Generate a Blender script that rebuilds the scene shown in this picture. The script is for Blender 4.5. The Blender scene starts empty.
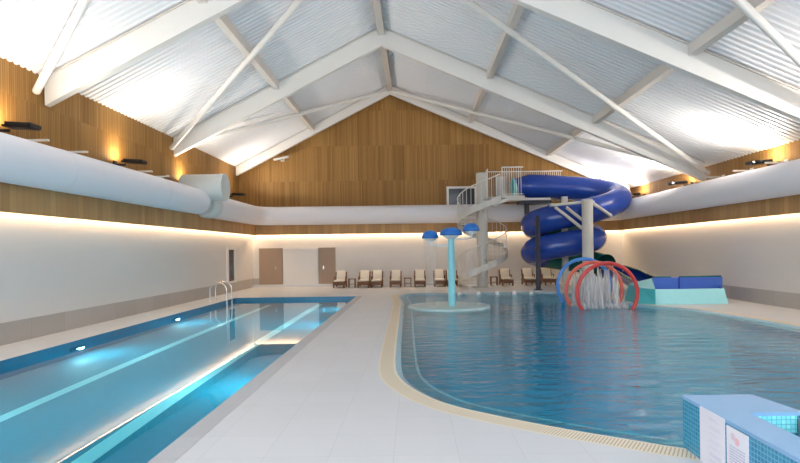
import bpy, bmesh, math, random
from mathutils import Vector, Matrix
random.seed(7)
S = bpy.context.scene
C = S.collection
PI = math.pi

# ------------------------------------------------------------------ camera
cam = bpy.data.cameras.new('camera')
co = bpy.data.objects.new('camera', cam); C.objects.link(co)
cam.sensor_width = 36.0
cam.lens = 25.2
cam.shift_x = -14.5/800
cam.shift_y = 18.5/800
cam.clip_start = 0.05; cam.clip_end = 200
co.location = (0, 0, 1.9)
co.rotation_euler = (PI/2, 0.0136, 0)
S.camera = co

# ------------------------------------------------------------------ world, exposure
S.view_settings.view_transform = 'Standard'
S.view_settings.look = 'None'
S.view_settings.gamma = 1
S.view_settings.exposure = 0.76
S.view_settings.use_curve_mapping = False
W = bpy.data.worlds.new('world'); S.world = W
W.use_nodes = True
bgn = W.node_tree.nodes['Background']
bgn.inputs[0].default_value = (0.86, 0.93, 1.0, 1)
bgn.inputs[1].default_value = 2.15

def area_lamp(name, loc, size, energy, color, direction, spread=PI):
    l = bpy.data.lights.new(name, 'AREA')
    l.shape = 'RECTANGLE'; l.size, l.size_y = size
    l.energy = energy; l.color = color; l.spread = spread
    o = bpy.data.objects.new(name, l); C.objects.link(o)
    o.location = loc
    o.rotation_euler = Vector(direction).to_track_quat('-Z', 'Y').to_euler()
    return o

WARM = (1.0, 0.70, 0.42)
UP_E, COVE_E, POOL_E = 190, 2.7, 30      # watts: flood lights, cove strip per metre, underwater lamps

# ------------------------------------------------------------------ materials
def new_mat(name):
    m = bpy.data.materials.new(name); m.use_nodes = True
    return m, m.node_tree.nodes, m.node_tree.links, m.node_tree.nodes['Principled BSDF']

def plain(name, col, rough=0.5, metal=0.0, spec=0.5, noise=0.04, scale=6.0):
    m, n, l, b = new_mat(name)
    g = n.new('ShaderNodeNewGeometry')
    t = n.new('ShaderNodeTexNoise'); t.inputs['Scale'].default_value = scale
    l.new(g.outputs['Position'], t.inputs['Vector'])
    mx = n.new('ShaderNodeMix'); mx.data_type = 'RGBA'
    mx.inputs[6].default_value = (*[max(0, c*(1-noise)) for c in col], 1)
    mx.inputs[7].default_value = (*[min(1, c*(1+noise)) for c in col], 1)
    l.new(t.outputs['Fac'], mx.inputs[0])
    l.new(mx.outputs[2], b.inputs['Base Color'])
    b.inputs['Roughness'].default_value = rough
    b.inputs['Metallic'].default_value = metal
    b.inputs['Specular IOR Level'].default_value = spec
    return m

def math_node(n, l, op, a, b=None):
    x = n.new('ShaderNodeMath'); x.operation = op
    for i, v in enumerate((a, b)):
        if v is None: continue
        if isinstance(v, (int, float)): x.inputs[i].default_value = v
        else: l.new(v, x.inputs[i])
    return x.outputs[0]

def grid_mat(name, col, col2, grout, size, gw=0.08, rough=0.3, vary=1.0, spec=0.5, axes='mosaic', bumpy=0.0):
    """square tiles laid by world position; every tile its own shade"""
    m, n, l, b = new_mat(name)
    g = n.new('ShaderNodeNewGeometry')
    sx = n.new('ShaderNodeSeparateXYZ'); l.new(g.outputs['Position'], sx.inputs[0])
    sn = n.new('ShaderNodeSeparateXYZ'); l.new(g.outputs['Normal'], sn.inputs[0])
    lines = None; cells = []
    for i, ax in enumerate('XYZ'):
        s = size[i] if isinstance(size, (tuple, list)) else size
        d = math_node(n, l, 'DIVIDE', sx.outputs[i], s)
        d = math_node(n, l, 'ADD', d, 1000.37)
        fr = math_node(n, l, 'FRACT', d)
        cells.append(math_node(n, l, 'FLOOR', d))
        ln = math_node(n, l, 'LESS_THAN', fr, gw)
        face = math_node(n, l, 'LESS_THAN', math_node(n, l, 'ABSOLUTE', sn.outputs[i]), 0.7)
        ln = math_node(n, l, 'MULTIPLY', ln, face)
        lines = ln if lines is None else math_node(n, l, 'MAXIMUM', lines, ln)
    cb = n.new('ShaderNodeCombineXYZ')
    for i in range(3): l.new(cells[i], cb.inputs[i])
    wn = n.new('ShaderNodeTexWhiteNoise'); wn.noise_dimensions = '3D'; l.new(cb.outputs[0], wn.inputs['Vector'])
    mx = n.new('ShaderNodeMix'); mx.data_type = 'RGBA'
    mx.inputs[6].default_value = (*col, 1); mx.inputs[7].default_value = (*col2, 1)
    l.new(wn.outputs['Value'], mx.inputs[0])
    m2 = n.new('ShaderNodeMix'); m2.data_type = 'RGBA'
    l.new(lines, m2.inputs[0]); l.new(mx.outputs[2], m2.inputs[6]); m2.inputs[7].default_value = (*grout, 1)
    l.new(m2.outputs[2], b.inputs['Base Color'])
    b.inputs['Roughness'].default_value = rough
    b.inputs['Specular IOR Level'].default_value = spec
    return m

def wood_mat(name, dark, light, slat=0.07, row=1.9, gapw=0.16, gaps=0.62):
    """upright slats in rows, laid by world position"""
    m, n, l, b = new_mat(name)
    g = n.new('ShaderNodeNewGeometry')
    sx = n.new('ShaderNodeSeparateXYZ'); l.new(g.outputs['Position'], sx.inputs[0])
    u = math_node(n, l, 'ADD', math_node(n, l, 'ADD', sx.outputs[0], sx.outputs[1]), 200.0)
    us = math_node(n, l, 'DIVIDE', u, slat)
    fl = math_node(n, l, 'FLOOR', us); fr = math_node(n, l, 'FRACT', us)
    wide = math_node(n, l, 'FLOOR', math_node(n, l, 'DIVIDE', u, slat*9))
    rw = math_node(n, l, 'FLOOR', math_node(n, l, 'DIVIDE', sx.outputs[2], row))
    def wn(a, bb):
        cb = n.new('ShaderNodeCombineXYZ'); l.new(a, cb.inputs[0]); l.new(bb, cb.inputs[1])
        w = n.new('ShaderNodeTexWhiteNoise'); w.noise_dimensions = '2D'; l.new(cb.outputs[0], w.inputs['Vector'])
        return w.outputs['Value']
    a = wn(fl, rw); c = wn(wide, rw)
    cb = n.new('ShaderNodeCombineXYZ'); l.new(us, cb.inputs[0]); l.new(sx.outputs[2], cb.inputs[2])
    t = n.new('ShaderNodeTexNoise'); t.inputs['Scale'].default_value = 1.6; t.inputs['Detail'].default_value = 3
    l.new(cb.outputs[0], t.inputs['Vector'])
    f = math_node(n, l, 'ADD', math_node(n, l, 'MULTIPLY', a, 0.5), math_node(n, l, 'MULTIPLY', c, 0.35))
    f = math_node(n, l, 'ADD', f, math_node(n, l, 'MULTIPLY', t.outputs['Fac'], 0.25))
    mx = n.new('ShaderNodeMix'); mx.data_type = 'RGBA'; l.new(f, mx.inputs[0])
    mx.inputs[6].default_value = (*dark, 1); mx.inputs[7].default_value = (*light, 1)
    gap = math_node(n, l, 'LESS_THAN', fr, gapw)
    m2 = n.new('ShaderNodeMix'); m2.data_type = 'RGBA'; l.new(math_node(n, l, 'MULTIPLY', gap, gaps), m2.inputs[0])
    l.new(mx.outputs[2], m2.inputs[6]); m2.inputs[7].default_value = (*[c*0.25 for c in dark], 1)
    l.new(m2.outputs[2], b.inputs['Base Color'])
    b.inputs['Roughness'].default_value = 0.55; b.inputs['Specular IOR Level'].default_value = 0.25
    return m

def water_mat(name, tint, scale, strength, stretch=(1, 1, 1), dist=0.05, ior=1.33, gloss=1.0):
    m, n, l, b = new_mat(name)
    n.remove(b)
    out = n['Material Output']
    gl = n.new('ShaderNodeBsdfRefraction'); gl.inputs['IOR'].default_value = ior
    gl.inputs['Roughness'].default_value = 0.0; gl.inputs['Color'].default_value = (*tint, 1)
    gs = n.new('ShaderNodeBsdfGlossy'); gs.inputs['Roughness'].default_value = 0.02; gs.inputs['Color'].default_value = (1, 1, 1, 1)
    fz = n.new('ShaderNodeFresnel'); fz.inputs['IOR'].default_value = 1.33
    ms = n.new('ShaderNodeMixShader')
    l.new(math_node(n, l, 'MULTIPLY', fz.outputs[0], gloss), ms.inputs[0]); l.new(gl.outputs[0], ms.inputs[1]); l.new(gs.outputs[0], ms.inputs[2])
    g = n.new('ShaderNodeNewGeometry')
    mp = n.new('ShaderNodeMapping'); mp.inputs['Scale'].default_value = stretch
    l.new(g.outputs['Position'], mp.inputs['Vector'])
    t = n.new('ShaderNodeTexNoise'); t.inputs['Scale'].default_value = scale; t.inputs['Detail'].default_value = 5
    t.inputs['Distortion'].default_value = 0.6
    l.new(mp.outputs[0], t.inputs['Vector'])
    bp = n.new('ShaderNodeBump'); bp.inputs['Strength'].default_value = strength; bp.inputs['Distance'].default_value = dist
    l.new(t.outputs['Fac'], bp.inputs['Height'])
    for q in (gl, gs, fz): l.new(bp.outputs[0], q.inputs['Normal'])
    l.new(ms.outputs[0], out.inputs['Surface'])
    return m

def emit(name, col, s):
    m, n, l, b = new_mat(name)
    b.inputs['Base Color'].default_value = (*col, 1)
    b.inputs['Emission Color'].default_value = (*col, 1)
    b.inputs['Emission Strength'].default_value = s
    return m

M = {}
M['wall'] = plain('wall_paint', (0.72, 0.69, 0.66), 0.7, noise=0.015, spec=0.2)
M['panel_white'] = plain('white_panel', (0.76, 0.74, 0.72), 0.5, noise=0.01)
M['wood'] = wood_mat('oak_slats', (0.225, 0.108, 0.026), (0.44, 0.24, 0.072))
M['fascia'] = wood_mat('oak_fascia', (0.36, 0.20, 0.08), (0.60, 0.36, 0.16), slat=0.22, row=9, gapw=0.05, gaps=0.35)
M['deck'] = grid_mat('deck_tiles', (0.645, 0.65, 0.67), (0.67, 0.675, 0.695), (0.585, 0.585, 0.60), (0.6, 0.6, 0.6), 0.012, 0.42, spec=0.4)
M['edge'] = grid_mat('pool_edge_tiles', (0.47, 0.48, 0.50), (0.50, 0.51, 0.53), (0.42, 0.42, 0.43), (0.6, 0.6, 0.6), 0.012, 0.42, spec=0.4)
M['skirt'] = grid_mat('skirting_tiles', (0.44, 0.405, 0.37), (0.49, 0.45, 0.41), (0.39, 0.36, 0.33), (1.2, 1.2, 50.0), 0.012, 0.5)
M['steel_white'] = plain('white_painted_steel', (0.80, 0.78, 0.74), 0.45, noise=0.01)
M['roof'] = plain('white_roof_deck', (0.83, 0.84, 0.86), 0.5, noise=0.01)
M['purlin'] = plain('beige_purlin', (0.66, 0.62, 0.57), 0.5, noise=0.01)
M['fabric'] = plain('white_duct_fabric', (0.89, 0.875, 0.91), 0.8, noise=0.01, spec=0.1)
M['drum'] = plain('pale_grey_duct', (0.70, 0.735, 0.72), 0.6, noise=0.01)
M['mosaic'] = grid_mat('blue_mosaic', (0.015, 0.22, 0.42), (0.04, 0.31, 0.52), (0.16, 0.47, 0.64), 0.04, 0.17, 0.25)
M['mosaic_light'] = grid_mat('cyan_mosaic', (0.22, 0.76, 0.84), (0.32, 0.88, 0.94), (0.12, 0.55, 0.66), 0.04, 0.17, 0.25)
M['pool_wall'] = grid_mat('pool_wall_mosaic', (0.02, 0.17, 0.31), (0.03, 0.22, 0.38), (0.04, 0.24, 0.38), 0.05, 0.12, 0.3)
M['lap_floor'] = grid_mat('lap_pool_floor', (0.0, 0.31, 0.45), (0.0, 0.335, 0.48), (0.01, 0.32, 0.45), 0.1, 0.08, 0.4)
M['lane'] = grid_mat('lane_tiles', (0.62, 0.95, 0.98), (0.66, 0.96, 0.98), (0.6, 0.93, 0.97), 0.1, 0.08, 0.4)
M['leisure_floor'] = grid_mat('leisure_pool_floor', (0.0, 0.48, 0.68), (0.0, 0.54, 0.74), (0.02, 0.54, 0.72), 0.1, 0.08, 0.4)
M['rim'] = grid_mat('rim_mosaic', (0.17, 0.38, 0.50), (0.24, 0.46, 0.58), (0.42, 0.60, 0.68), 0.04, 0.15, 0.3)
M['rim_line'] = plain('pale_rim_line', (0.80, 0.90, 0.93), 0.4)
M['cap_blue'] = plain('periwinkle_cap', (0.22, 0.43, 0.68), 0.4, noise=0.03)
M['lap_water'] = water_mat('lap_water', (0.45, 0.94, 1.0), 1.2, 0.016, (0.6, 0.35, 1), gloss=1.0)
M['leisure_water'] = water_mat('leisure_water', (0.30, 0.90, 1.0), 3.0, 0.9, (0.5, 1.15, 1), dist=0.07, ior=1.25, gloss=0.95)
M['slide_blue'] = plain('blue_fibreglass', (0.015, 0.06, 0.36), 0.2, noise=0.05, spec=0.6)
M['slide_green'] = plain('green_fibreglass', (0.01, 0.14, 0.13), 0.25, noise=0.05)
M['turquoise'] = plain('turquoise_fibreglass', (0.07, 0.50, 0.55), 0.3)
M['cyan_panel'] = plain('pale_cyan_panel', (0.42, 0.87, 0.92), 0.4)
M['royal'] = plain('royal_blue_liner', (0.08, 0.19, 0.66), 0.35)
M['tower'] = plain('pale_grey_steel', (0.62, 0.61, 0.57), 0.4, noise=0.02)
M['dark'] = plain('dark_navy_steel', (0.02, 0.025, 0.05), 0.4)
M['black'] = plain('black_metal', (0.02, 0.02, 0.022), 0.45)
M['hoop_red'] = plain('red_hoop', (0.62, 0.055, 0.055), 0.3)
M['hoop_salmon'] = plain('salmon_hoop', (0.74, 0.15, 0.11), 0.35)
M['hoop_blue'] = plain('blue_hoop', (0.07, 0.27, 0.74), 0.3)
M['cyan_pole'] = plain('cyan_pole', (0.27, 0.70, 0.80), 0.35)
M['cap_roof'] = plain('blue_cap', (0.02, 0.17, 0.58), 0.3)
M['bowl'] = plain('pale_bowl', (0.74, 0.78, 0.78), 0.4)
M['disc'] = plain('teal_disc', (0.40, 0.58, 0.60), 0.35)
M['chrome'] = plain('polished_steel', (0.85, 0.85, 0.87), 0.15, 1.0)
M['lounger_wood'] = plain('brown_rattan', (0.17, 0.075, 0.035), 0.6, noise=0.3, scale=30)
M['cushion'] = plain('cream_cushion', (0.78, 0.72, 0.62), 0.9, noise=0.03)
M['door'] = plain('taupe_door', (0.37, 0.26, 0.19), 0.5, noise=0.03)
M['frame'] = plain('taupe_frame', (0.34, 0.26, 0.2), 0.5)
M['glass_dark'] = plain('dark_glass', (0.07, 0.08, 0.10), 0.12)
M['window_frame'] = plain('white_frame', (0.78, 0.77, 0.75), 0.4)
M['led'] = emit('warm_led', (1.0, 0.80, 0.55), 3.0)
M['lens'] = emit('flood_lens', (1.0, 0.85, 0.62), 4.0)
M['pool_lens'] = emit('underwater_lens', (0.75, 0.95, 1.0), 3.0)
M['sign'] = plain('white_sign', (0.82, 0.82, 0.90), 0.4, noise=0.01)
M['ink'] = plain('pale_lilac_ink', (0.66, 0.64, 0.78), 0.6)
M['ink_dark'] = plain('grey_lilac_ink', (0.50, 0.52, 0.66), 0.6)
M['pink'] = plain('pink_ink', (0.84, 0.52, 0.60), 0.6)
M['pink_grey'] = plain('greyed_pink_ink', (0.74, 0.62, 0.70), 0.6)

def grating_mat():
    m, n, l, b = new_mat('overflow_grating')
    a = n.new('ShaderNodeAttribute'); a.attribute_name = 'run'
    fr = math_node(n, l, 'FRACT', math_node(n, l, 'DIVIDE', a.outputs['Fac'], 0.034))
    a2 = n.new('ShaderNodeAttribute'); a2.attribute_name = 'across'
    inside = math_node(n, l, 'MULTIPLY', math_node(n, l, 'GREATER_THAN', a2.outputs['Fac'], 0.12), math_node(n, l, 'LESS_THAN', a2.outputs['Fac'], 0.9))
    f = math_node(n, l, 'MULTIPLY', math_node(n, l, 'LESS_THAN', fr, 0.36), inside)
    mx = n.new('ShaderNodeMix'); mx.data_type = 'RGBA'; l.new(f, mx.inputs[0])
    mx.inputs[6].default_value = (0.80, 0.72, 0.58, 1); mx.inputs[7].default_value = (0.50, 0.39, 0.25, 1)
    l.new(mx.outputs[2], b.inputs['Base Color']); b.inputs['Roughness'].default_value = 0.5
    return m
M['grating'] = grating_mat()

def spray_mat(name, alpha, col=(0.9, 0.9, 0.92)):
    m, n, l, b = new_mat(name)
    n.remove(b)
    tr = n.new('ShaderNodeBsdfTransparent'); df = n.new('ShaderNodeBsdfDiffuse'); df.inputs[0].default_value = (*col, 1)
    tl = n.new('ShaderNodeBsdfTranslucent'); tl.inputs[0].default_value = (*col, 1)
    gl = n.new('ShaderNodeMixShader'); gl.inputs[0].default_value = 0.5
    l.new(df.outputs[0], gl.inputs[1]); l.new(tl.outputs[0], gl.inputs[2])
    g = n.new('ShaderNodeNewGeometry')
    mp = n.new('ShaderNodeMapping'); mp.inputs['Scale'].default_value = (14, 14, 1.6); l.new(g.outputs['Position'], mp.inputs['Vector'])
    t = n.new('ShaderNodeTexNoise'); t.inputs['Scale'].default_value = 1.0; t.inputs['Detail'].default_value = 3; l.new(mp.outputs[0], t.inputs['Vector'])
    f = math_node(n, l, 'MULTIPLY', t.outputs['Fac'], alpha*2)
    mx = n.new('ShaderNodeMixShader'); l.new(f, mx.inputs[0]); l.new(tr.outputs[0], mx.inputs[1]); l.new(gl.outputs[0], mx.inputs[2])
    l.new(mx.outputs[0], n['Material Output'].inputs['Surface'])
    return m
M['spray'] = spray_mat('water_spray', 0.42)
M['veil'] = spray_mat('water_veil', 0.10)

# ------------------------------------------------------------------ geometry helpers
class MB:
    """collects shapes in world coordinates; build() links them as ONE mesh object"""
    def __init__(self): self.v = []; self.f = []; self.s = []
    def add(self, verts, faces, smooth=False):
        k = len(self.v); self.v += [tuple(p) for p in verts]
        self.f += [tuple(i+k for i in f) for f in faces]; self.s += [smooth]*len(faces)
        return self
    def box(self, x0, x1, y0, y1, z0, z1, mat=None):
        vs = [(x, y, z) for z in (z0, z1) for y in (y0, y1) for x in (x0, x1)]
        if mat is not None: vs = [tuple(mat @ Vector(p)) for p in vs]
        return self.add(vs, [(0,2,3,1),(4,5,7,6),(0,1,5,4),(2,6,7,3),(0,4,6,2),(1,3,7,5)])
    def rbox(self, x0, x1, y0, y1, z0, z1, r=0.02, seg=3, mat=None):
        bm = bmesh.new()
        bmesh.ops.create_cube(bm, size=1)
        for v in bm.verts:
            v.co = Vector((x0+(v.co.x+.5)*(x1-x0), y0+(v.co.y+.5)*(y1-y0), z0+(v.co.z+.5)*(z1-z0)))
        bmesh.ops.bevel(bm, geom=bm.edges[:], offset=r, segments=seg, affect='EDGES', profile=0.5)
        if mat is not None: bmesh.ops.transform(bm, matrix=mat, verts=bm.verts)
        bm.verts.index_update()
        self.add([v.co[:] for v in bm.verts], [[v.index for v in f.verts] for f in bm.faces], True)
        bm.free(); return self
    def tube(self, pts, r, n=12, cap=True, closed=False, arc=None, smooth=True):
        pts = [Vector(p) for p in pts]; N = len(pts)
        rs = r if isinstance(r, (list, tuple)) else [r]*N
        up = None; base = len(self.v); vs = []; fs = []
        a0, a1 = arc if arc else (0, 2*PI); cnt = n+1 if arc else n
        for i, p in enumerate(pts):
            if closed: t = (pts[(i+1) % N]-pts[i-1]).normalized()
            else: t = (pts[min(i+1, N-1)]-pts[max(i-1, 0)]).normalized()
            if up is None:
                ref = Vector((0, 0, 1)) if abs(t.z) < 0.95 else Vector((0, 1, 0))
            else: ref = up
            if arc: ref = Vector((0, 0, 1))
            sd = t.cross(ref).normalized(); up = sd.cross(t).normalized()
            for k in range(cnt):
                a = a0+(a1-a0)*k/n
                vs.append(p+(sd*math.cos(a)+up*math.sin(a))*rs[i])
        M_ = N if closed else N-1
        for i in range(M_):
            j = (i+1) % N
            for k in range(n):
                k2 = k+1 if arc else (k+1) % n
                fs.append((i*cnt+k, i*cnt+k2, j*cnt+k2, j*cnt+k))
        self.add(vs, fs, smooth)
        if cap and not closed and not arc:
            self.add(vs[:n], [tuple(range(n-1, -1, -1))]); self.add(vs[-n:], [tuple(range(n))])
        return self
    def lathe(self, cx, cy, prof, n=24, smooth=True, mat=None):
        vs = []; fs = []
        for r, z in prof:
            for k in range(n):
                a = 2*PI*k/n; vs.append(Vector((cx+r*math.cos(a), cy+r*math.sin(a), z)))
        if mat is not None: vs = [mat @ v for v in vs]
        for i in range(len(prof)-1):
            for k in range(n):
                fs.append((i*n+k, i*n+(k+1) % n, (i+1)*n+(k+1) % n, (i+1)*n+k))
        self.add(vs, fs, smooth)
        if prof[0][0] > 1e-4: self.add(vs[:n], [tuple(range(n-1, -1, -1))])
        if prof[-1][0] > 1e-4: self.add(vs[-n:], [tuple(range(n))])
        return self
    def prism(self, poly, axis, a, b):
        """poly of 2D points extruded along axis 0/1/2 from a to b"""
        def p3(p, t):
            q = list(p); q.insert(axis, t); return tuple(q)
        n = len(poly)
        vs = [p3(p, a) for p in poly]+[p3(p, b) for p in poly]
        fs = [tuple(range(n-1, -1, -1)), tuple(range(n, 2*n))]+[(i, (i+1) % n, n+(i+1) % n, n+i) for i in range(n)]
        return self.add(vs, fs)
    def ring(self, p0, z0, p1, z1):
        n = len(p0)
        vs = [(x, y, z0) for x, y in p0]+[(x, y, z1) for x, y in p1]
        return self.add(vs, [(i, (i+1) % n, n+(i+1) % n, n+i) for i in range(n)])
    def build(self, name, m, parent=None):
        me = bpy.data.meshes.new(name)
        off = parent_origin(parent) if parent else Vector()
        me.from_pydata([tuple(Vector(p)-off) for p in self.v], [], self.f)
        me.update()
        bm = bmesh.new(); bm.from_mesh(me)
        bmesh.ops.recalc_face_normals(bm, faces=bm.faces[:])
        if 'water' in name and name.startswith(('leisure', 'lap')):      # the water face must look up
            bm.normal_update()
            bmesh.ops.reverse_faces(bm, faces=[f for f in bm.faces if f.normal.z < 0])
        bm.to_mesh(me); bm.free()
        me.polygons.foreach_set('use_smooth', self.s)
        me.materials.append(M[m] if isinstance(m, str) else m)
        o = bpy.data.objects.new(name, me); C.objects.link(o)
        if parent: o.parent = parent
        return o

def parent_origin(o):
    v = Vector()
    while o: v += o.location; o = o.parent
    return v

def tag(o, label, cat, group=None, kind=None):
    o['label'] = label; o['category'] = cat
    if group: o['group'] = group
    if kind: o['kind'] = kind
    return o
def thing(name, loc, label, cat, group=None):
    o = bpy.data.objects.new(name, None); C.objects.link(o)
    o.location = loc; o.empty_display_size = 0.2
    return tag(o, label, cat, group)
def struct(name, mb, m, parent=None):
    o = mb.build(name, m, parent)
    if parent is None: o['kind'] = 'structure'
    return o
def copy_thing(root, loc, label, rotz=0):
    r = root.copy(); C.objects.link(r); r.location = loc; r.rotation_euler = (0, 0, rotz); r['label'] = label
    for ch in list(root.children):
        c = ch.copy(); C.objects.link(c); c.parent = r
        for g in ch.children:
            d = g.copy(); C.objects.link(d); d.parent = c
    return r
def catmull(P, k=8, closed=False):
    P = [Vector(p) for p in P]; n = len(P); out = []
    for i in range(n if closed else n-1):
        p0 = P[i-1] if (i or closed) else P[0]*2-P[1]
        p1 = P[i]; p2 = P[(i+1) % n]
        p3 = P[(i+2) % n] if (closed or i+2 < n) else P[-1]*2-P[-2]
        for j in range(k):
            t = j/k
            out.append(0.5*((2*p1)+(p2-p0)*t+(2*p0-5*p1+4*p2-p3)*t*t+(3*p1-p0-3*p2+p3)*t**3))
    if not closed: out.append(P[-1])
    return out

# ------------------------------------------------------------------ room sizes
XL, XR, YB, YF = -8.78, 11.27, 30.4, -4.0      # lower walls
UL, UR = -9.5, 11.8                            # upper timber walls
LED_Z, LEDGE = 2.81, 3.40
RX, RZ = -1.2, 10.75                           # ridge
def roof_z(x): return RZ-(RX-x)*0.515 if x < RX else RZ-(x-RX)*0.435

# pool outlines
lap = [(-7.5, -3.2), (-2.45, -3.2), (-2.45, 23.4), (-7.5, 23.4)]
kx = [(-0.52, 24.2, 0), (-0.5, 20, 0), (-0.44, 15, 0), (-0.39, 11.25, 0), (-0.33, 9.08, 0), (-0.2, 8.17, 0), (0.07, 7.42, 0), (0.42, 6.85, 0), (0.95, 6.35, 0),
      (1.53, 5.9, 0), (2.06, 5.55, 0), (2.6, 5.22, 0), (3.4, 4.85, 0), (5, 4.35, 0), (7, 4.1, 0), (8.6, 4.2, 0), (9.2, 4.8, 0), (9.05, 7, 0), (9.0, 11, 0), (8.95, 13, 0),
      (8.75, 15.2, 0), (8.45, 17.0, 0), (7.75, 18.0, 0), (7.25, 19.5, 0), (7.1, 21.5, 0), (6.7, 23.2, 0), (5.8, 24.1, 0), (4.5, 24.4, 0), (2, 24.4, 0)]
outline = [(p.x, p.y) for p in catmull(kx, 6, True)]
def offset(poly, d):
    n = len(poly); out = []
    for i in range(n):
        a = Vector(poly[i-1]); b = Vector(poly[(i+1) % n]); t = (b-a).normalized()
        out.append((poly[i][0]+t.y*d, poly[i][1]-t.x*d))
    return out
A_ = sum(outline[i-1][0]*outline[i][1]-outline[i][0]*outline[i-1][1] for i in range(len(outline)))
SG = 1 if A_ > 0 else -1
def off(d): return offset(outline, d*SG)        # + outwards

# ------------------------------------------------------------------ floor
def filled(loops, z):
    bm = bmesh.new()
    es = []
    for lp in loops:
        vs = [bm.verts.new((x, y, z)) for x, y in lp]
        es += [bm.edges.new((vs[i], vs[(i+1) % len(vs)])) for i in range(len(vs))]
    bmesh.ops.triangle_fill(bm, edges=es, use_beauty=True, use_dissolve=False)
    bm.verts.index_update()
    v = [x.co[:] for x in bm.verts]; f = [[x.index for x in q.verts] for q in bm.faces]
    bm.free(); return v, f
mb = MB(); mb.add(*filled([[(XL, YF), (XR, YF), (XR, YB), (XL, YB)], lap, off(0.28)], 0.0))
struct('floor', mb, 'deck')

# coping of the leisure pool: overflow grating
co_in, co_out = off(0.0), off(0.28)
n = len(co_in); run = [0.0]
for i in range(n):
    a, b = co_in[i], co_in[(i+1) % n]; run.append(run[-1]+math.hypot(a[0]-b[0], a[1]-b[1]))
mb = MB(); vs = []
for i in range(n+1):
    j = i % n; vs += [(*co_in[j], 0.002), (*co_out[j], 0.0)]
mb.add(vs, [(2*i, 2*i+1, 2*i+3, 2*i+2) for i in range(n)])
o = struct('pool_coping', mb, 'grating')
at = o.data.attributes.new('run', 'FLOAT', 'POINT'); at.data.foreach_set('value', [run[i//2] for i in range(2*n+2)])
at = o.data.attributes.new('across', 'FLOAT', 'POINT'); at.data.foreach_set('value', [float(i % 2) for i in range(2*n+2)])

# leisure pool basin
i1, i2, i3 = off(-0.10), off(-0.34), off(-0.385)
mb = MB(); mb.ring(co_in, 0.002, i1, -0.05); mb.ring(i1, -0.05, i2, -0.10)
struct('pool_rim', mb, 'rim')
mb = MB(); mb.ring(i2, -0.07, i3, -0.07); mb.ring(i3, -0.07, i3, -0.12); mb.ring(i2, -0.12, i2, -0.07)
struct('pool_rim_line', mb, 'rim_line')
mb = MB(); mb.ring(i3, -0.11, i3, -0.95); mb.add(*filled([i3], -0.95))
struct('leisure_pool_basin', mb, 'leisure_floor')
mb = MB(); mb.add(*filled([i1], -0.045))
struct('leisure_pool_water', mb, 'leisure_water')

# lap pool basin
mb = MB()
x0, x1, y0, y1 = -7.5, -2.45, -3.2, 23.4
ZW, ZP = -0.125, -1.25
for a, b in (((x0, y0), (x0, y1)), ((x0, y1), (x1, y1)), ((x1, y1), (x1, y0)), ((x1, y0), (x0, y0))):
    mb.add([(*a, 0), (*b, 0), (*b, ZP), (*a, ZP)], [(0, 1, 2, 3)])
struct('lap_pool_wall', mb, 'pool_wall')
mb = MB(); mb.add([(x0, y0, ZP), (x1, y0, ZP), (x1, y1, ZP), (x0, y1, ZP)], [(0, 1, 2, 3)])
struct('lap_pool_floor', mb, 'lap_floor')
struct('lane_marking', MB().box(-5.98, -5.78, -3.0, 22.6, ZP, ZP+0.012), 'lane')
struct('lane_marking', MB().box(-3.98, -3.74, -3.0, 22.6, ZP, ZP+0.012), 'lane')
mb = MB(); mb.add([(x0, y0, ZW), (x1, y0, ZW), (x1, y1, ZW), (x0, y1, ZW)], [(0, 1, 2, 3)])
struct('lap_pool_water', mb, 'lap_water')
struct('pool_edge_strip', MB().box(x1, x1+0.24, y0, y1, 0.0, 0.004), 'edge')

# ------------------------------------------------------------------ walls
struct('wall_left', MB().box(XL-0.72, XL, YF, YB, 0.0, LEDGE), 'wall')
struct('wall_right', MB().box(XR, XR+0.53, YF, YB, 0.0, LEDGE), 'wall')
struct('wall_back', MB().box(XL-0.72, XR+0.53, YB, YB+0.2, -0.0, LEDGE), 'wall')
struct('wall_upper_left', MB().box(UL-0.15, UL, YF, YB+0.2, LEDGE, roof_z(UL)+0.1), 'wood')
struct('wall_upper_right', MB().box(UR, UR+0.15, YF, YB+0.2, LEDGE, roof_z(UR)+0.1), 'wood')
struct('wall_gable', MB().prism([(UL, LEDGE), (UR, LEDGE), (UR, roof_z(UR)), (RX, RZ), (UL, roof_z(UL))], 1, YB+0.05, YB+0.2), 'wood')
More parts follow.
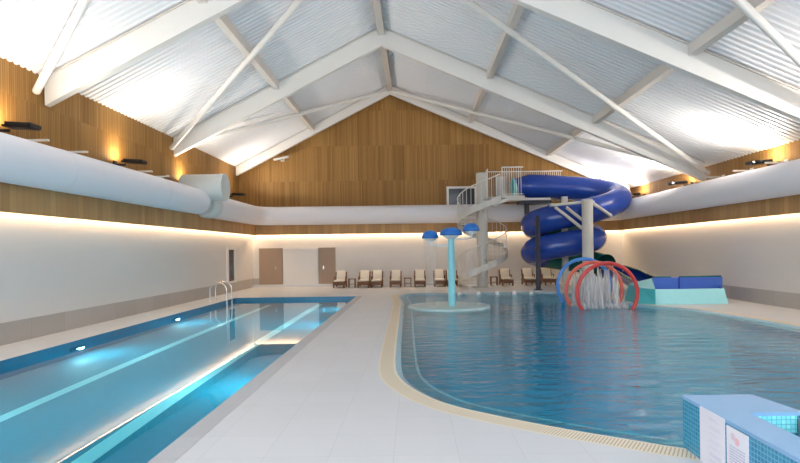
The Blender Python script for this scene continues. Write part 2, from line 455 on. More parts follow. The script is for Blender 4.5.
# timber fascia with a hidden light strip behind its lower edge
struct('trim_left', MB().box(XL+0.20, XL+0.25, YF, YB-0.25, LED_Z, LEDGE+0.04), 'fascia')
struct('trim_right', MB().box(XR-0.25, XR-0.20, YF, YB-0.25, LED_Z, LEDGE+0.04), 'fascia')
struct('trim_back', MB().box(XL+0.20, XR-0.20, YB-0.25, YB-0.20, LED_Z, LEDGE+0.04), 'fascia')
for nm, bx in (('left', (XL, XL+0.20, YF, YB-0.2)), ('right', (XR-0.20, XR, YF, YB-0.2)), ('back', (XL, XR, YB-0.20, YB))):
    struct('trim_ledge_'+nm, MB().box(*bx, LEDGE-0.03, LEDGE+0.02), 'wall')
ln = YB-YF-0.4
for nm, box, loc, size, dr in (
    ('left', (XL+0.06, XL+0.12, YF+.1, YB-.3, 2.88, 2.90), (XL+0.10, (YB+YF)/2, 2.87), (0.05, ln), None),
    ('right', (XR-0.12, XR-0.06, YF+.1, YB-.3, 2.88, 2.90), (XR-0.10, (YB+YF)/2, 2.87), (0.05, ln), None),
    ('back', (XL+.1, XR-.1, YB-0.12, YB-0.06, 2.88, 2.90), ((XL+XR)/2, YB-0.10, 2.87), (XR-XL-0.3, 0.05), None)):
    t = tag(MB().box(*box).build('cove_light_strip', 'led'), 'warm light strip behind the timber fascia of the %s wall' % nm, 'light strip')
    area_lamp('cove_lamp', loc, size, COVE_E*max(size)*(1.7 if nm == 'back' else 1.0), WARM, (0, 0, -1))
    C.objects['cove_lamp' if nm == 'left' else 'cove_lamp.00%d' % (1 if nm == 'right' else 2)].rotation_euler = (0, 0, 0)
# skirting
struct('baseboard_left', MB().box(XL, XL+0.03, YF, YB, 0.0, 0.47), 'skirt')
struct('baseboard_right', MB().box(XR-0.03, XR, YF, YB, 0.0, 0.47), 'skirt')
struct('baseboard_back', MB().box(XL+0.03, -8.42, YB-0.03, YB, 0.0, 0.47), 'skirt')

# doors and the pale panel between them
struct('trim_step', MB().box(XL+0.03, XR-0.03, YB-0.30, YB-0.002, 0.0, 0.13), 'deck')
def door(name, xa, xb, hx):
    fr = MB()
    fr.box(xa-0.07, xa, YB-0.06, YB, 0.13, 2.10).box(xb, xb+0.07, YB-0.06, YB, 0.13, 2.10).box(xa, xb, YB-0.06, YB, 2.03, 2.10)
    f = struct(name, fr, 'frame')
    MB().box(xa, xb, YB-0.035, YB, 0.13, 2.03).build('door_leaf', 'door', f)
    MB().tube([(hx, YB-0.03, 1.02), (hx, YB-0.09, 1.02), (hx+0.12, YB-0.09, 1.02)], 0.012, 8).box(hx-0.03, hx+0.03, YB-0.042, YB-0.034, 0.92, 1.12).build('handle', 'chrome', f)
    MB().box(xa, xb, YB-0.05, YB-0.035, 0.13, 0.16).build('threshold', 'frame', f)
door('door_1', -8.36, -7.22, -7.55)
door('door_2', -5.14, -4.36, -4.95)
mb = MB().box(-7.1, -5.25, YB-0.04, YB, 0.13, 2.02)
p = struct('trim_1', mb, 'panel_white')
MB().box(-7.12, -5.23, YB-0.05, YB, 2.02, 2.08).box(-7.12, -7.08, YB-0.05, YB, 0.13, 2.02).build('panel_frame', 'window_frame', p)

# narrow window in the left wall, dark window in the gable
w = MB().box(XL, XL+0.06, 26.1, 26.3, 0.5, 2.15).box(XL, XL+0.06, 27.15, 27.35, 0.5, 2.15).box(XL, XL+0.06, 26.3, 27.15, 2.03, 2.15).box(XL, XL+0.08, 26.1, 27.35, 0.45, 0.54)
w = struct('window_1', w, 'window_frame')
MB().box(XL, XL+0.02, 26.3, 27.15, 0.54, 2.03).build('pane', 'glass_dark', w)
w = MB().box(1.78, 1.9, YB-0.04, YB+0.05, 4.25, 5.32).box(3.3, 3.4, YB-0.04, YB+0.05, 4.25, 5.32).box(1.9, 3.3, YB-0.04, YB+0.05, 5.2, 5.32)
w = struct('window_2', w, 'steel_white')
MB().box(1.9, 3.3, YB, YB+0.05, 4.25, 5.2).build('pane', 'glass_dark', w)
MB().box(2.45, 2.52, YB-0.03, YB+0.05, 4.25, 5.2).build('mullion', 'black', w)

# ------------------------------------------------------------------ roof
def deck(xa, xb, name):
    mb = MB(); pr = []
    y = YF
    while y < YB+0.2:
        pr += [(y, 0.0), (y+0.09, 0.0), (y+0.12, 0.04), (y+0.19, 0.04)]; y += 0.22
    n = len(pr); vs = []
    for x in (xa, xb):
        for (yy, dz) in pr: vs.append((x, yy, roof_z(x)+dz))
    mb.add(vs, [(i, i+1, n+i+1, n+i) for i in range(n-1)])
    mb.add([(xa, YF, roof_z(xa)+.14), (xb, YF, roof_z(xb)+.14), (xb, YB+.2, roof_z(xb)+.14), (xa, YB+.2, roof_z(xa)+.14)], [(0, 1, 2, 3)])
    struct(name, mb, 'roof')
deck(UL-0.15, RX, 'ceiling_left'); deck(RX, UR+0.15, 'ceiling_right')

FR = [-0.8, 6.9, 14.5, 22.2, 29.9]
for i, y in enumerate(FR):
    d = 0.75 if i < 4 else 0.52
    hw = 0.11
    f = MB()
    f.prism([(-9.45, roof_z(-9.45)-d), (RX, RZ-d), (RX, RZ-0.03), (-9.45, roof_z(-9.45)-0.03)], 1, y-hw, y+hw)
    f.prism([(11.5, roof_z(11.5)-d), (RX, RZ-d), (RX, RZ-0.03), (11.5, roof_z(11.5)-0.03)], 1, y-hw, y+hw)
    r = struct('roof_rafter', f, 'steel_white')
    g = MB()
    for e in (-9.45, 11.5):
        g.prism([(e, roof_z(e)-0.07), (RX, RZ-0.07), (RX, RZ-0.02), (e, roof_z(e)-0.02)], 1, y-hw-0.05, y+hw+0.05)
    g.build('top_flange', 'purlin', r)
struct('roof_ridge_beam', MB().box(RX-0.13, RX+0.13, YF, YB, RZ-0.36, RZ-0.02), 'purlin')
for px in (-5.35, 3.05, 7.2):
    z = roof_z(px)
    struct('roof_purlin', MB().box(px-0.11, px+0.11, YF, YB, z-0.30, z-0.01), 'purlin')
def brace(a, b, r=0.095):
    struct('roof_brace', MB().tube([a, b], r, 12), 'steel_white')
for (ya, yb) in ((14.0, 7.2), (21.8, 14.8), (6.5, -0.5)):
    brace((-9.4, ya, roof_z(-9.4)-0.53), (RX-0.15, yb, RZ-0.42))
    brace((11.45, ya, roof_z(11.45)-0.50), (RX+0.15, yb, RZ-0.42))
brace((-9.3, 22.5, roof_z(-9.3)-0.30), (RX-0.15, 29.7, RZ-0.42))
brace((11.4, 22.5, roof_z(11.4)-0.30), (RX+0.15, 29.7, RZ-0.42))

# ------------------------------------------------------------------ ventilation ducts
DR = 0.49
DZL, DXL, DXR, DYB = 3.87, -8.27, 10.77, 29.85
dl = thing('ventilation_duct', (DXL, 10, DZL-DR), 'big white round fabric duct along the left wall under the grey drum', 'duct')
MB().tube([(DXL, YF+0.2, DZL), (DXL, 21.4, DZL)], DR, 32).build('duct_sleeve', 'fabric', dl)
mb = MB().tube([(DXL, 21.4, DZL), (DXL, 21.6, DZL), (DXL, 21.73, DZL), (DXL, 21.79, DZL)], [DR, DR*0.95, DR*0.75, DR*0.4], 32)
mb.build('end_cap', 'drum', dl)
dd = MB().tube([(-8.95, 21.7, 4.42), (-8.9, 21.7, 4.42), (-7.5, 21.7, 4.42)], [0.42, 0.52, 0.52], 36); dd.build('supply_drum', 'drum', dl)
mb = MB().tube([(-7.5, 21.7, 4.42), (-7.28, 21.7, 4.42)], 0.535, 36); mb.build('drum_end_band', 'drum', dl)
for yy in (3.0, 8.0, 13.0, 18.0):
    MB().tube([(DXL, yy, DZL), (DXL, yy+0.03, DZL)], DR+0.006, 32).build('seam_band', 'fabric', dl)

def corner(cx, cy, r, a0, a1, z, n=10):
    return [(cx+r*math.cos(a0+(a1-a0)*i/n), cy+r*math.sin(a0+(a1-a0)*i/n), z) for i in range(n+1)]
db = thing('ventilation_duct', (0, DYB, DZL-DR), 'white round fabric duct wrapping the back wall and the right wall', 'duct')
ZB = 3.80
path = [(DXL, 22.75, ZB)]+corner(DXL+1.1, DYB-1.1, 1.1, PI, PI/2, ZB)+corner(DXR-1.1, DYB-1.1, 1.1, PI/2, 0, ZB)+[(DXR, YF+0.2, ZB)]
MB().tube(path, DR, 32).build('duct_sleeve', 'fabric', db)
MB().tube([(DXL, 22.15, ZB), (DXL, 22.25, ZB), (DXL, 22.75, ZB), (DXL, 22.85, ZB)], [DR*.8, DR+0.02, DR+0.02, DR+0.005], 32).build('end_collar', 'drum', db)
for xx in (-4.0, 1.0, 6.0):
    MB().tube([(xx, DYB, ZB), (xx+0.03, DYB, ZB)], DR+0.006, 32).build('seam_band', 'fabric', db)

# white bracket bars above the ducts
def bracket(xw, x1, y, z, label, grp):
    t = thing('duct_bracket', (xw, y, z), label, 'bracket', grp)
    MB().box(min(xw, x1), max(xw, x1), y-0.04, y+0.04, z, z+0.05).build('bar', 'steel_white', t)
    s = 1 if x1 > xw else -1
    MB().box(min(xw, xw+s*0.03), max(xw, xw+s*0.03), y-0.09, y+0.09, z-0.08, z+0.12).build('wall_plate', 'steel_white', t)
ordw = ['nearest', 'second nearest', 'third nearest', 'farthest']
for i, y in enumerate((13.4, 15.0, 18.7, 20.0)):
    bracket(UL, -8.72, y, 4.62, '%s white bracket bar above the left duct before the drum' % ordw[i], 'bracket bars above the left duct')
for i, y in enumerate((17.7, 19.5, 21.3)):
    bracket(UR, 11.12, y, 4.48, '%s white bracket bar above the right duct' % ['nearest', 'middle', 'farthest'][i], 'bracket bars above the right duct')

# ------------------------------------------------------------------ flood lights on the upper walls
def flood(side, y, z, label, grp):
    xw = UL if side < 0 else UR; s = -side
    t = thing('flood_light', (xw, y, z), label, 'flood light', grp)
    MB().box(min(xw, xw+s*0.05), max(xw, xw+s*0.05), y-0.09, y+0.09, z-0.2, z+0.06).build('wall_plate', 'black', t)
    MB().tube([(xw+s*0.04, y, z-0.06), (xw+s*0.36, y, z-0.06)], 0.035, 10).build('arm', 'black', t)
    tilt = Matrix.Translation((xw+s*0.62, y, z)) @ Matrix.Rotation(s*0.06, 4, 'Y')
    MB().rbox(-0.32, 0.32, -0.19, 0.19, -0.025, 0.03, 0.012, 2, tilt).build('housing', 'black', t)
    MB().box(s*0.32-0.012, s*0.32+0.012, -0.19, 0.19, 0.0, 0.085, tilt).box(-0.25, 0.32, -0.19, -0.18, 0.0, 0.085, tilt).box(-0.25, 0.32, 0.18, 0.19, 0.0, 0.085, tilt).build('added_glare_visor', 'black', t)  # visor added to screen the beam lamp from low viewpoints
    MB().box(-0.26, 0.26, -0.16, 0.16, 0.03, 0.036, tilt).build('lens', 'lens', t)
    c = tilt @ Vector((0, 0, 0.065))
    # asymmetric reflector: the main beam is thrown across the roof, a little spills up the wall
    area_lamp('flood_beam', c, (0.3, 0.06), UP_E*(0.3 if side < 0 else 0.55), (1.0, 0.93, 0.86), (s*math.sin(0.95), 0, math.cos(0.95)), math.radians(165))
    area_lamp('flood_spill', c+Vector((-s*0.25, 0, 0.02)), (0.2, 0.3), 18, (1.0, 0.80, 0.55), (-s*0.2, 0, 1))
LT = ['leftmost black flood light in view, high on the left timber wall', 'black flood light on the left timber wall between the two big rafters',
      'black flood light hidden beside the grey drum on the left timber wall', 'black flood light in the far left corner by the gable']
for y, lb in zip((12.7, 17.8, 22.8, 28.3), LT): flood(-1, y, 4.80, lb, 'flood lights on the left wall')
RT = ['black flood light on the right timber wall, nearer of the two in view', 'black flood light on the right timber wall, farther of the two in view', 'black flood light in the far right corner behind the slide']
for y, lb in zip((18.1, 23.7, 28.6), RT): flood(1, y, 4.55, lb, 'flood lights on the right wall')
for y, w_ in ((7.4, 'second'), (2.0, 'first')):  # unseen floods, added to light the near end of the hall
    flood(-1, y, 4.80, w_+' added black flood light from the entrance end on the left timber wall', 'flood lights on the left wall')
    flood(1, y+4.5, 4.55, w_+' added black flood light from the entrance end on the right timber wall', 'flood lights on the right wall')
# small fitting on the gable under the left roof slope
t = thing('gable_spotlight', (-7.1, YB+0.05, 6.9), 'small grey spotlight on the timber gable under the left roof slope', 'spotlight')
MB().box(-7.2, -7.0, YB-0.02, YB+0.05, 6.8, 7.0).build('wall_plate', 'tower', t)
MB().tube([(-7.1, YB, 6.9), (-7.1, YB-0.3, 6.9)], 0.03, 8).build('arm', 'black', t)
MB().rbox(-7.5, -6.65, YB-0.45, YB-0.25, 6.86, 6.97, 0.03, 2, Matrix.Translation((-7.1, 0, 6.9)) @ Matrix.Rotation(-0.18, 4, 'Y') @ Matrix.Translation((7.1, 0, -6.9))).build('housing', 'tower', t)

# ------------------------------------------------------------------ underwater lamps and grab rails of the lap pool
def pool_lamp(x, y, z, s, label, color=(0.75, 0.95, 1.0)):
    x += s*0.004
    t = thing('underwater_lamp', (x, y, z), label, 'pool lamp', 'underwater lamps of the lap pool')
    rot = Matrix.Translation((x, y, z)) @ Matrix.Rotation(s*PI/2, 4, 'Y')
    MB().lathe(0, 0, [(0.16, 0.0), (0.16, 0.03), (0.12, 0.04)], 20, True, rot).build('bezel', 'black', t)
    MB().lathe(0, 0, [(0.12, 0.035), (0.10, 0.05), (0.0001, 0.055)], 20, True, rot).build('lens', 'pool_lens', t)
    MB().box(min(x+s*0.004, x+s*0.018), max(x+s*0.004, x+s*0.018), y-0.28, y+0.28, z-0.22, z+0.3).build('niche_plate', 'dark', t)
    area_lamp('underwater_glow', (x+s*0.09, y, z), (0.2, 0.2), POOL_E, color, (s, 0, -0.12))
pool_lamp(x0, 12.4, -0.45, 1, 'nearest round underwater lamp in the left wall of the lap pool')
pool_lamp(x0, 17.5, -0.45, 1, 'farther round underwater lamp in the left wall of the lap pool')
pool_lamp(x0, 6.6, -0.45, 1, 'underwater lamp in the left pool wall closest to the near end of the lap pool')
pool_lamp(x1, 9.6, -0.38, -1, 'underwater lamp in the right wall of the lap pool, nearest the camera')
pool_lamp(x1, 16.6, -0.38, -1, 'underwater lamp half way along the right wall of the lap pool')
pool_lamp(x1, 20.6, -0.38, -1, 'underwater lamp in the far right pool wall by the end')

def rail(y, label):
    t = thing('grab_rail', (x0, y, 0), label, 'grab rail', 'grab rails of the lap pool')
    pts = catmull([(x0-0.55, y, 0.0), (x0-0.55, y, 0.45), (x0-0.42, y, 0.68), (x0-0.15, y, 0.72), (x0+0.06, y, 0.55), (x0+0.10, y, 0.2), (x0+0.10, y, -0.8)], 6)
    MB().tube(pts, 0.024, 10).build('rail', 'chrome', t)
    MB().lathe(x0-0.55, y, [(0.06, 0.0), (0.06, 0.02), (0.03, 0.03)], 14).build('floor_flange', 'chrome', t)
rail(22.0, 'nearer polished grab rail at the far left of the lap pool')
rail(22.6, 'farther polished grab rail at the far left of the lap pool')

# ------------------------------------------------------------------ stair tower
TX, TY = 3.40, 28.0
st = thing('spiral_staircase', (TX, TY, 0), 'pale grey spiral staircase round a thick column leading to the slide', 'staircase')
MB().lathe(TX, TY, [(0.28, 0.0), (0.28, 5.66), (0.24, 5.70), (0.0001, 5.71)], 28).build('column', 'tower', st)
MB().lathe(TX, TY, [(0.55, 0.0), (0.55, 0.03), (0.30, 0.05)], 28).build('base_plate', 'tower', st)
NS, RI, RO = 22, 0.26, 1.22
TH0, STEP = math.radians(-218), math.radians(24)
for k in range(NS):
    z = 0.2*(k+1); a0 = TH0+k*STEP; a1 = a0+STEP*1.12
    pr = []
    for a in (a0, (a0+a1)/2, a1): pr.append((TX+RO*math.cos(a), TY+RO*math.sin(a)))
    for a in (a1, a0): pr.append((TX+RI*math.cos(a), TY+RI*math.sin(a)))
    MB().prism(pr, 2, z-0.05, z).build('tread', 'tower', st)
hel = [(TX+RO*math.cos(TH0+STEP*i/2), TY+RO*math.sin(TH0+STEP*i/2), 0.2*i/2) for i in range(2*NS+1)]
mb = MB()
vs = []
for (x, y, z) in hel:
    dx, dy = (x-TX)/RO, (y-TY)/RO
    vs += [(x, y, z-0.20), (x, y, z+0.10), (x+dx*0.03, y+dy*0.03, z+0.10), (x+dx*0.03, y+dy*0.03, z-0.20)]
fs = []
for i in range(len(hel)-1):
    for q in range(4): fs.append((4*i+q, 4*i+(q+1) % 4, 4*i+4+(q+1) % 4, 4*i+4+q))
mb.add(vs, fs); mb.build('stringer', 'tower', st)
MB().tube([(x, y, z+1.12) for x, y, z in hel], 0.025, 8).build('handrail', 'steel_white', st)
for i in range(0, 2*NS+1):
    x, y, z = hel[i]
    MB().tube([(x, y, z+0.05), (x, y, z+1.12)], 0.013, 6).build('baluster', 'steel_white', st)

pf = thing('slide_platform', (4.6, 28.1, 4.3), 'pale railed platform at the top of the stairs before the blue tube', 'platform')
PX0, PX1, PY0, PY1, PZ = 3.75, 5.35, 27.0, 29.25, 4.46
mb = MB(); mb.prism([(3.64, 27.73), (4.22, 27.03), (PX1, PY0), (PX1, PY1), (PX0, PY1)], 2, PZ-0.12, PZ); mb.build('platform_deck', 'tower', pf)
arcp = [(3.78, 4.02), (4.05, 4.22), (4.5, 4.34), (6.6, 4.34), (6.6, 4.24), (4.6, 4.22), (4.2, 4.08), (3.9, 3.9)]
MB().prism([(x, z) for x, z in arcp], 1, PY0, PY0+0.08).build('edge_beam', 'tower', pf)
MB().box(5.35, 6.9, 28.1, 29.25, 4.18, 4.32).build('outrigger', 'dark', pf)
def rail_line(pts, z0, z1, step=0.105):
    pr = [Vector(p) for p in pts]
    MB().tube([(p.x, p.y, z1) for p in pr], 0.028, 8).build('handrail', 'steel_white', pf)
    MB().tube([(p.x, p.y, z0+0.08) for p in pr], 0.02, 8).build('bottom_rail', 'steel_white', pf)
    for a, b in zip(pr[:-1], pr[1:]):
        m = max(1, int((b-a).length/step))
        for i in range(m):
            q = a+(b-a)*(i/m)
            MB().tube([(q.x, q.y, z0), (q.x, q.y, z1)], 0.013 if i else 0.026, 6).build('baluster', 'steel_white', pf)
rail_line([(4.28, PY0+0.06, 0), (PX1-0.05, PY0+0.04, 0)], PZ, PZ+1.38)
MB().box(PX0, 7.9, PY1, PY1+0.28, PZ-0.08, PZ).build('rear_walkway', 'tower', pf)
rail_line([(PX0+0.02, 28.5, 0), (PX0+0.05, PY1+0.24, 0), (7.85, PY1+0.24, 0)], PZ, PZ+1.5)
MB().box(4.30, 4.78, PY1-0.12, PY1-0.08, PZ, PZ+1.2).build('infill_panel', 'tower', pf)
MB().tube([(5.72, 28.4, 4.2), (5.72, 28.4, 3.5)], 0.12, 12).build('hanger', 'dark', pf)

# ------------------------------------------------------------------ water slide
SP = [(5.16,28.7,5.10),(6.0,28.7,5.09),(6.73,28.7,5.06),(8.27,28.7,4.95),(9.35,28.4,4.77),(9.93,27.8,4.55),(9.93,27.1,4.26),(9.35,26.55,3.95),(8.5,26.3,3.70),(7.33,26.3,3.47),(6.45,26.4,3.30),
      (5.93,26.8,3.16),(5.83,27.5,3.04),(6.33,28.2,2.90),(7.3,28.6,2.77),(8.2,28.5,2.64),(8.72,28.0,2.52),(8.72,27.2,2.38),(8.22,26.5,2.26),(7.37,26.2,2.12),(6.45,26.3,1.98),(5.88,26.7,1.84),
      (5.8,27.4,1.70),(6.32,28.1,1.55),(7.3,28.5,1.40),(8.5,28.3,1.22),(9.3,27.2,0.98),(9.5,25.2,0.80),(9.1,22.8,0.64),(8.7,20.9,0.56),(8.6,20.06,0.53)]
k = 6
cl = catmull(SP, k)
sl = thing('water_slide', (7.6, 27.5, 0.0), 'blue and green spiral tube slide beside the stair tower', 'water slide')
TR = 0.60
rad = [TR]*len(cl)
for i in range(5): rad[i] = TR*(0.62+0.38*i/5)
def seg(a, b): return cl[a*k:b*k+1], rad[a*k:b*k+1]
cur = MB()
for nm, a, b, mt in (('upper_tube', 0, 8, 'slide_blue'), ('middle_tube', 8, 13, 'slide_blue'), ('rear_tube', 13, 17, 'slide_green'), ('lower_tube', 17, 23, 'slide_blue'), ('tail_tube', 23, 26, 'slide_green')):
    p, r = seg(a, b); MB().tube(p, r, 28, cap=False).build(nm, mt, sl)
p, r = seg(26, 30)
MB().tube(p, 0.52, 18, arc=(PI*0.96, 2.04*PI)).build('open_flume', 'slide_blue', sl)
mb = MB()
for a in (PI*0.96, 2.04*PI):
    q = []
    for i, c in enumerate(p):
        t = (p[min(i+1, len(p)-1)]-p[max(i-1, 0)]).normalized(); sd = t.cross(Vector((0, 0, 1))).normalized(); up = sd.cross(t)
        q.append(c+(sd*math.cos(a)+up*math.sin(a))*0.52)
    mb.tube(q, 0.06, 8)
mb.build('flume_lip', 'slide_green', sl)
for i in (2, 4, 6, 8, 10, 12, 15, 17, 19, 21, 23, 25):
    c = cl[i*k]; t = (cl[i*k+1]-cl[i*k-1]).normalized()*0.03
    MB().tube([c-t, c+t], TR+0.03, 28, cap=False).build('joint_flange', 'slide_blue' if i not in (15, 25) else 'slide_green', sl)
mb = MB(); prof = [(0.60, -0.26), (0.55, -0.16), (0.48, -0.05), (0.40, 0.04)]
rot = Matrix.Translation((5.30, 28.7, 5.02)) @ Matrix.Rotation(PI/2, 4, 'Y')
vs = []
N = 24
for r_, z_ in prof:
    for q in range(N): vs.append(rot @ Vector((r_*0.85*math.cos(2*PI*q/N), r_*0.85*math.sin(2*PI*q/N), z_)))
mb.add(vs, [(i*N+q, i*N+(q+1) % N, (i+1)*N+(q+1) % N, (i+1)*N+q) for i in range(3) for q in range(N)], True)
mb.build('entry_flare', 'turquoise', sl)

cp = thing('slide_support_column', (7.8, 25.2, 0), 'thick pale column with slanted braces in front of the spiral slide', 'column')
MB().lathe(7.8, 25.2, [(0.245, 0.0), (0.245, 4.06), (0.0001, 4.07)], 24).build('post', 'tower', cp)
MB().lathe(7.8, 25.2, [(0.4, 0.0), (0.4, 0.03), (0.25, 0.05)], 24).build('base_plate', 'tower', cp)
for a, b in (((7.6, 25.25, 2.75), (6.45, 25.6, 3.78)), ((7.6, 25.3, 3.15), (6.95, 25.55, 3.75)), ((8.0, 25.25, 3.95), (9.1, 25.85, 3.35)), ((8.0, 25.25, 3.98), (8.4, 26.1, 4.0))):
    MB().tube([a, b], 0.075, 10).build('brace', 'tower', cp)
MB().tube([(6.2, 25.6, 3.85), (7.85, 25.45, 3.98)], 0.07, 10).build('cross_arm', 'tower', cp)
cp2 = thing('slide_support_column', (7.35, 27.35, 0), 'slimmer pale column standing inside the coil of the slide', 'column')
MB().lathe(7.35, 27.35, [(0.16, 0.0), (0.16, 4.4), (0.0001, 4.41)], 20).build('post', 'tower', cp2)
bp_ = thing('slide_support_post', (5.62, 25.5, 0), 'slim dark navy post in front of the left end of the slide', 'post')
MB().lathe(5.62, 25.5, [(0.105, 0.0), (0.105, 3.38), (0.0001, 3.40)], 18).build('post', 'dark', bp_)
MB().lathe(5.62, 25.5, [(0.2, 0.0), (0.2, 0.03), (0.11, 0.04)], 18).build('base_plate', 'dark', bp_)
MB().tube([(5.62, 25.5, 3.3), (5.62, 26.1, 3.0)], 0.06, 8).tube([(5.62, 25.5, 2.0), (5.62, 26.05, 1.85)], 0.06, 8).build('arm', 'dark', bp_)

# run-out trough
ro = thing('slide_run_out', (9.1, 19.0, 0), 'cyan splash trough with royal blue liner at the foot of the slide', 'slide trough')
mb = MB().prism([(7.88, 0.0), (10.26, 0.0), (10.13, 0.5), (7.88, 0.5)], 1, 18.35, 18.45); mb.build('front_panel', 'cyan_panel', ro)
mb = MB().box(8.45, 10.9, 19.85, 19.95, 0.0, 0.80); mb.prism([(8.0, 18.46), (10.1, 18.46), (10.75, 19.84), (8.0, 19.84)], 2, 0.05, 0.15)
mb.build('liner', 'royal', ro)
MB().box(9.34, 9.38, 19.83, 19.86, 0.1, 0.82).build('liner_seam', 'slide_blue', ro)
MB().tube([(8.5, 19.9, 0.82), (9.1, 19.9, 0.82)], 0.03, 8).tube([(9.4, 19.9, 0.82), (10.88, 19.9, 0.82)], 0.03, 8).build('liner_lip', 'slide_green', ro)
MB().prism([(10.13, 18.46), (10.2, 18.46), (10.88, 19.84), (10.78, 19.84)], 2, 0.0, 0.5).build('end_wall', 'royal', ro)
mb = MB().add([(7.88, 18.36, 0), (7.45, 18.8, 0), (7.45, 19.95, 0), (8.44, 19.95, 0), (7.88, 18.36, 0.5), (7.62, 18.85, 0.52), (7.62, 19.95, 0.60), (8.44, 19.95, 0.78)],
              [(0, 1, 5, 4), (1, 2, 6, 5), (2, 3, 7, 6), (4, 5, 6, 7), (0, 3, 2, 1), (0, 4, 7, 3)])
mb.build('side_wing', 'turquoise', ro)

# ------------------------------------------------------------------ water hoops
def hoop(y, zt, mt, label):
    R_ = 0.945; z0 = zt-R_
    t = thing('water_hoop', (6.04, y, -0.05), label, 'water hoop', 'water hoops in the leisure pool')
    a0 = math.asin((-0.30-z0)/R_)
    pts = [(6.04+R_*math.cos(a0+(PI-2*a0)*i/48), y, z0+R_*math.sin(a0+(PI-2*a0)*i/48)) for i in range(49)]
    MB().tube(pts, 0.062, 12).build('ring', mt, t)
    q = MB()
    for i in range(14, 35, 4):
        p = Vector(pts[i]); d = (Vector((6.04, y, z0))-p).normalized(); q.tube([p+d*0.05, p+d*0.09], 0.014, 6)
    q.build('nozzles', 'chrome', t)
hoop(20.0, 1.50, 'hoop_blue', 'blue water hoop, farthest of the three hoops in the pool')
hoop(18.9, 1.40, 'hoop_salmon', 'salmon red water hoop, middle one of the three hoops')
hoop(17.6, 1.40, 'hoop_red', 'bright red water hoop, nearest of the three hoops')
mb = MB()
for i in range(70):
    y = random.uniform(17.75, 19.8); x = 6.04+random.uniform(-0.62, 0.5)
    zt = 0.43+math.sqrt(max(0.02, 0.78-(x-6.04)**2))*random.uniform(0.55, 1.0)
    r = random.uniform(0.025, 0.06)
    mb.tube([(x, y, zt), (x+random.uniform(-.03, .03), y, zt*0.55), (x+random.uniform(-.05, .05), y, -0.06)], [r*0.4, r, r*1.5], 7, cap=False)
for i in range(60):
    x = 6.04+random.uniform(-0.75, 0.75); y = random.uniform(17.7, 19.9); r = random.uniform(0.05, 0.13)
    mb.lathe(x, y, [(r, -0.06), (r*0.8, 0.02), (r*0.3, random.uniform(.05, .14)), (0.001, 0.15)], 8)
o = mb.build('water_spray', 'spray'); tag(o, 'white falling water and splashes inside the red and blue hoops', 'water spray', kind='stuff')

# ------------------------------------------------------------------ mushroom fountain
UX, UY = 1.22, 18.6
um = thing('mushroom_fountain', (UX, UY, -0.95), 'cyan pole fountain with three blue mushroom caps in the pool', 'fountain')
MB().tube([(UX, UY, -0.94), (UX, UY, 1.3), (UX, UY, 2.40)], [0.125, 0.115, 0.10], 20).build('pole', 'cyan_pole', um)
MB().lathe(UX-0.1, UY+0.2, [(1.30, -0.94), (1.38, -0.04), (1.36, 0.02), (1.30, 0.035), (0.0001, 0.05)], 56).build('base_disc', 'disc', um)
def cap(cx, cy, z, r):
    c = MB().lathe(cx, cy, [(r*0.9, z-0.03), (r, z-0.02), (r*0.98, z+0.04), (r*0.86, z+0.13), (r*0.6, z+0.2), (r*0.25, z+0.235), (0.0001, z+0.24)], 28).build('cap', 'cap_roof', um)
    b = MB().lathe(cx, cy, [(r*0.2, z-0.16), (r*0.55, z-0.10), (r*0.74, z-0.035), (r*0.7, z-0.03), (0.001, z-0.03)], 24).build('spray_bowl', 'bowl', c)
cap(UX, UY, 2.40, 0.38); cap(0.53, 18.75, 2.31, 0.28); cap(1.88, 18.55, 2.53, 0.285)
for cx, cy, z in ((0.53, 18.75, 2.13), (1.88, 18.55, 2.35)):
    MB().tube(catmull([(UX, UY, z-0.10), (UX+(cx-UX)*0.5, UY+(cy-UY)*0.5, z-0.10), (cx, cy, z-0.06), (cx, cy, z+0.03)], 6), 0.035, 10).build('arm', 'bowl', um)
mb = MB()
for cx, cy, z, r in ((0.53, 18.75, 2.28, 0.24), (1.88, 18.55, 2.5, 0.24)):
    mb.lathe(cx, cy, [(r, z), (r*0.75, 1.6), (r*0.66, 0.8), (r*0.7, -0.03)], 20)
mb.f = [f for f in mb.f if len(f) == 4]; mb.s = [True]*len(mb.f)
mb.build('water_veil', 'veil', um)

# air jets along the far edge
ow = ['leftmost', 'second from left', 'third from left', 'fourth from left', 'rightmost']
for i, x in enumerate((1.88, 2.68, 3.46, 4.2, 4.92)):
    t = thing('pool_jet', (x, 23.7, -0.04), '%s of the small white jets along the far edge of the leisure pool' % ow[i], 'pool jet', 'small white jets in the leisure pool')
    MB().lathe(x, 23.7, [(0.09, -0.10), (0.09, 0.06), (0.05, 0.12), (0.0001, 0.13)], 14).build('cap', 'bowl', t)
    MB().lathe(x, 23.7, [(0.11, -0.10), (0.11, -0.02), (0.09, -0.01)], 14).build('collar', 'disc', t)

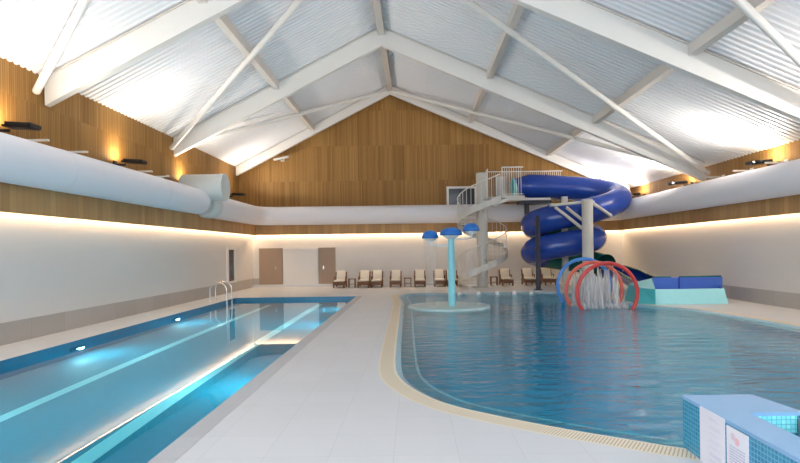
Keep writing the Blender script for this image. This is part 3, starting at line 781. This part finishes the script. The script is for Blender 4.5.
# ------------------------------------------------------------------ loungers and side tables
lg = thing('sun_lounger', (0, 0, 0), 'x', 'sun lounger', 'sun loungers along the back wall')
MB().rbox(-0.30, 0.30, -0.75, 0.42, 0.14, 0.32, 0.015, 2).build('frame', 'lounger_wood', lg)
for sx in (-0.26, 0.26):
    for sy in (-0.68, 0.36): MB().rbox(sx-0.035, sx+0.035, sy-0.035, sy+0.035, 0.0, 0.26, 0.008, 1).build('leg', 'lounger_wood', lg)
for sx in (-0.29, 0.29):
    MB().rbox(sx-0.025, sx+0.025, -0.15, 0.42, 0.5, 0.55, 0.01, 1).rbox(sx-0.02, sx+0.02, -0.15, -0.10, 0.3, 0.52, 0.008, 1).build('armrest', 'lounger_wood', lg)
MB().rbox(-0.25, 0.25, -0.72, 0.12, 0.32, 0.40, 0.03, 3).build('seat_cushion', 'cushion', lg)
tl = Matrix.Translation((0, 0.16, 0.34)) @ Matrix.Rotation(math.radians(-28), 4, 'X')
MB().rbox(-0.235, 0.235, -0.07, 0.03, 0.0, 0.56, 0.03, 3, tl).build('back_cushion', 'cushion', lg)
MB().rbox(-0.30, 0.30, 0.035, 0.07, -0.06, 0.54, 0.012, 2, tl).build('backrest', 'lounger_wood', lg)
LX = [(-3.9, 'beside the right hand door'), (-2.65, 'just right of the small table nearest the doors'), (-1.98, 'at the right end of the first group'), (-1.0, 'left of the small table in the middle group'),
      (0.26, 'right of the small table in the middle group'), (1.28, 'alone just left of the cyan fountain pole'), (1.94, 'behind the left side of the spiral staircase'), (4.75, 'just right of the spiral staircase column'),
      (5.95, 'directly behind the dark navy post'), (6.95, 'under the slide coil farthest right')]
for i, (x, d) in enumerate(LX):
    lb = 'brown sun lounger with cream cushions '+d
    if i == 0: lg.location = (x, 29.35, 0); lg['label'] = lb
    else: copy_thing(lg, (x, 29.35, 0), lb)
tb = thing('side_table', (0, 0, 0), 'x', 'side table', 'side tables between the loungers')
MB().rbox(-0.2, 0.2, -0.2, 0.2, 0.42, 0.46, 0.012, 2).build('table_top', 'lounger_wood', tb)
for sx in (-0.16, 0.16):
    for sy in (-0.16, 0.16): MB().box(sx-0.02, sx+0.02, sy-0.02, sy+0.02, 0.0, 0.42).build('leg', 'lounger_wood', tb)
MB().box(-0.16, 0.16, -0.16, 0.16, 0.16, 0.18).build('shelf', 'lounger_wood', tb)
TBL = [(-3.28, 'small brown side table in the lounger group nearest the doors'), (-0.37, 'small brown side table between the two loungers of the middle group'), (4.12, 'small brown side table beside the spiral staircase column')]
for i, (x, lb) in enumerate(TBL):
    if i == 0: tb.location = (x, 29.2, 0); tb['label'] = lb
    else: copy_thing(tb, (x, 29.2, 0), lb)

# ------------------------------------------------------------------ tiled block in the right foreground
bx, by1, by0, bz = 2.52, 5.30, 2.6, 0.49
bk = thing('tiled_pool_wall', (bx, 4.0, 0), 'blue mosaic wall with periwinkle top at the near edge of the leisure pool', 'tiled wall')
BR = 3.30
mb = MB().box(bx, bx+0.27, by0, by1, -0.2, bz-0.03)
mb.prism([(bx+0.27, 4.74), (3.26, 4.74), (3.17, by1), (bx+0.27, by1)], 2, -0.2, bz-0.03)
mb.build('mosaic_body', 'mosaic', bk)
mb = MB().box(bx-0.005, bx+0.285, by0, by1+0.005, bz-0.03, bz)
mb.prism([(bx+0.285, 4.72), (3.27, 4.72), (3.175, by1+0.005), (bx+0.285, by1+0.005)], 2, bz-0.03, bz)
mb.build('top_slab', 'cap_blue', bk)
MB().box(bx+0.27, 3.2, 4.715, 4.735, 0.32, bz-0.03).build('inner_tiling', 'mosaic_light', bk)
MB().box(bx+0.271, 3.2, by0, 4.712, -0.2, 0.16).build('step', 'mosaic', bk)
MB().box(3.205, 3.27, by0, 4.70, -0.2, bz-0.04).build('end_panel', 'frame', bk)

def sign(name, y0, y1, z0, z1, label):
    t = thing(name, (bx, (y0+y1)/2, z0), label, 'sign')
    MB().box(bx-0.014, bx-0.004, y0, y1, z0, z1).build('board', 'sign', t)
    return t
s1 = sign('notice_board_sign', 4.57, 4.96, 0.0, 0.485, 'larger plain white notice with faint lilac text on the tiled wall')
def strokes(t, rows, m, xs=bx-0.017, name='text'):
    """illegible lines of print: short strokes in rows; rows are (y_left, y_right, z)"""
    q = MB()
    for (ya, yb, z, h) in rows:
        y = ya
        while y > yb:
            w_ = random.uniform(0.012, 0.035); e = max(yb, y-w_)
            q.box(xs, bx-0.0135, e, y, z, z+h); y = e-0.008
    q.build(name, m, t)
strokes(s1, [(4.80, 4.68, 0.43-0.012*0, 0.006)] + [(4.80, 4.62+0.03*random.random(), z, 0.006) for z in (0.415, 0.36, 0.345, 0.30, 0.25, 0.235, 0.185, 0.13, 0.115, 0.07)], 'ink')
s2 = sign('warning_sign', 4.245, 4.535, 0.0, 0.45, 'smaller white sign with a round pink emblem and lines of grey text')
q = MB()
for (yc, zc, r_, mt, nm) in ((4.44, 0.385, 0.030, 'pink_grey', 'emblem'), (4.385, 0.36, 0.030, 'pink', 'emblem')):
    rot = Matrix.Translation((bx-0.0135, yc, zc)) @ Matrix.Rotation(-PI/2, 4, 'Y')
    MB().lathe(0, 0, [(r_, 0.0), (r_, 0.003 if nm else 0.004), (0.0001, 0.0035)], 24, False, rot).build(nm, mt, s2)
strokes(s2, [(4.49, 4.28, 0.30-0.022*i, 0.008) for i in range(12)], 'ink_dark')
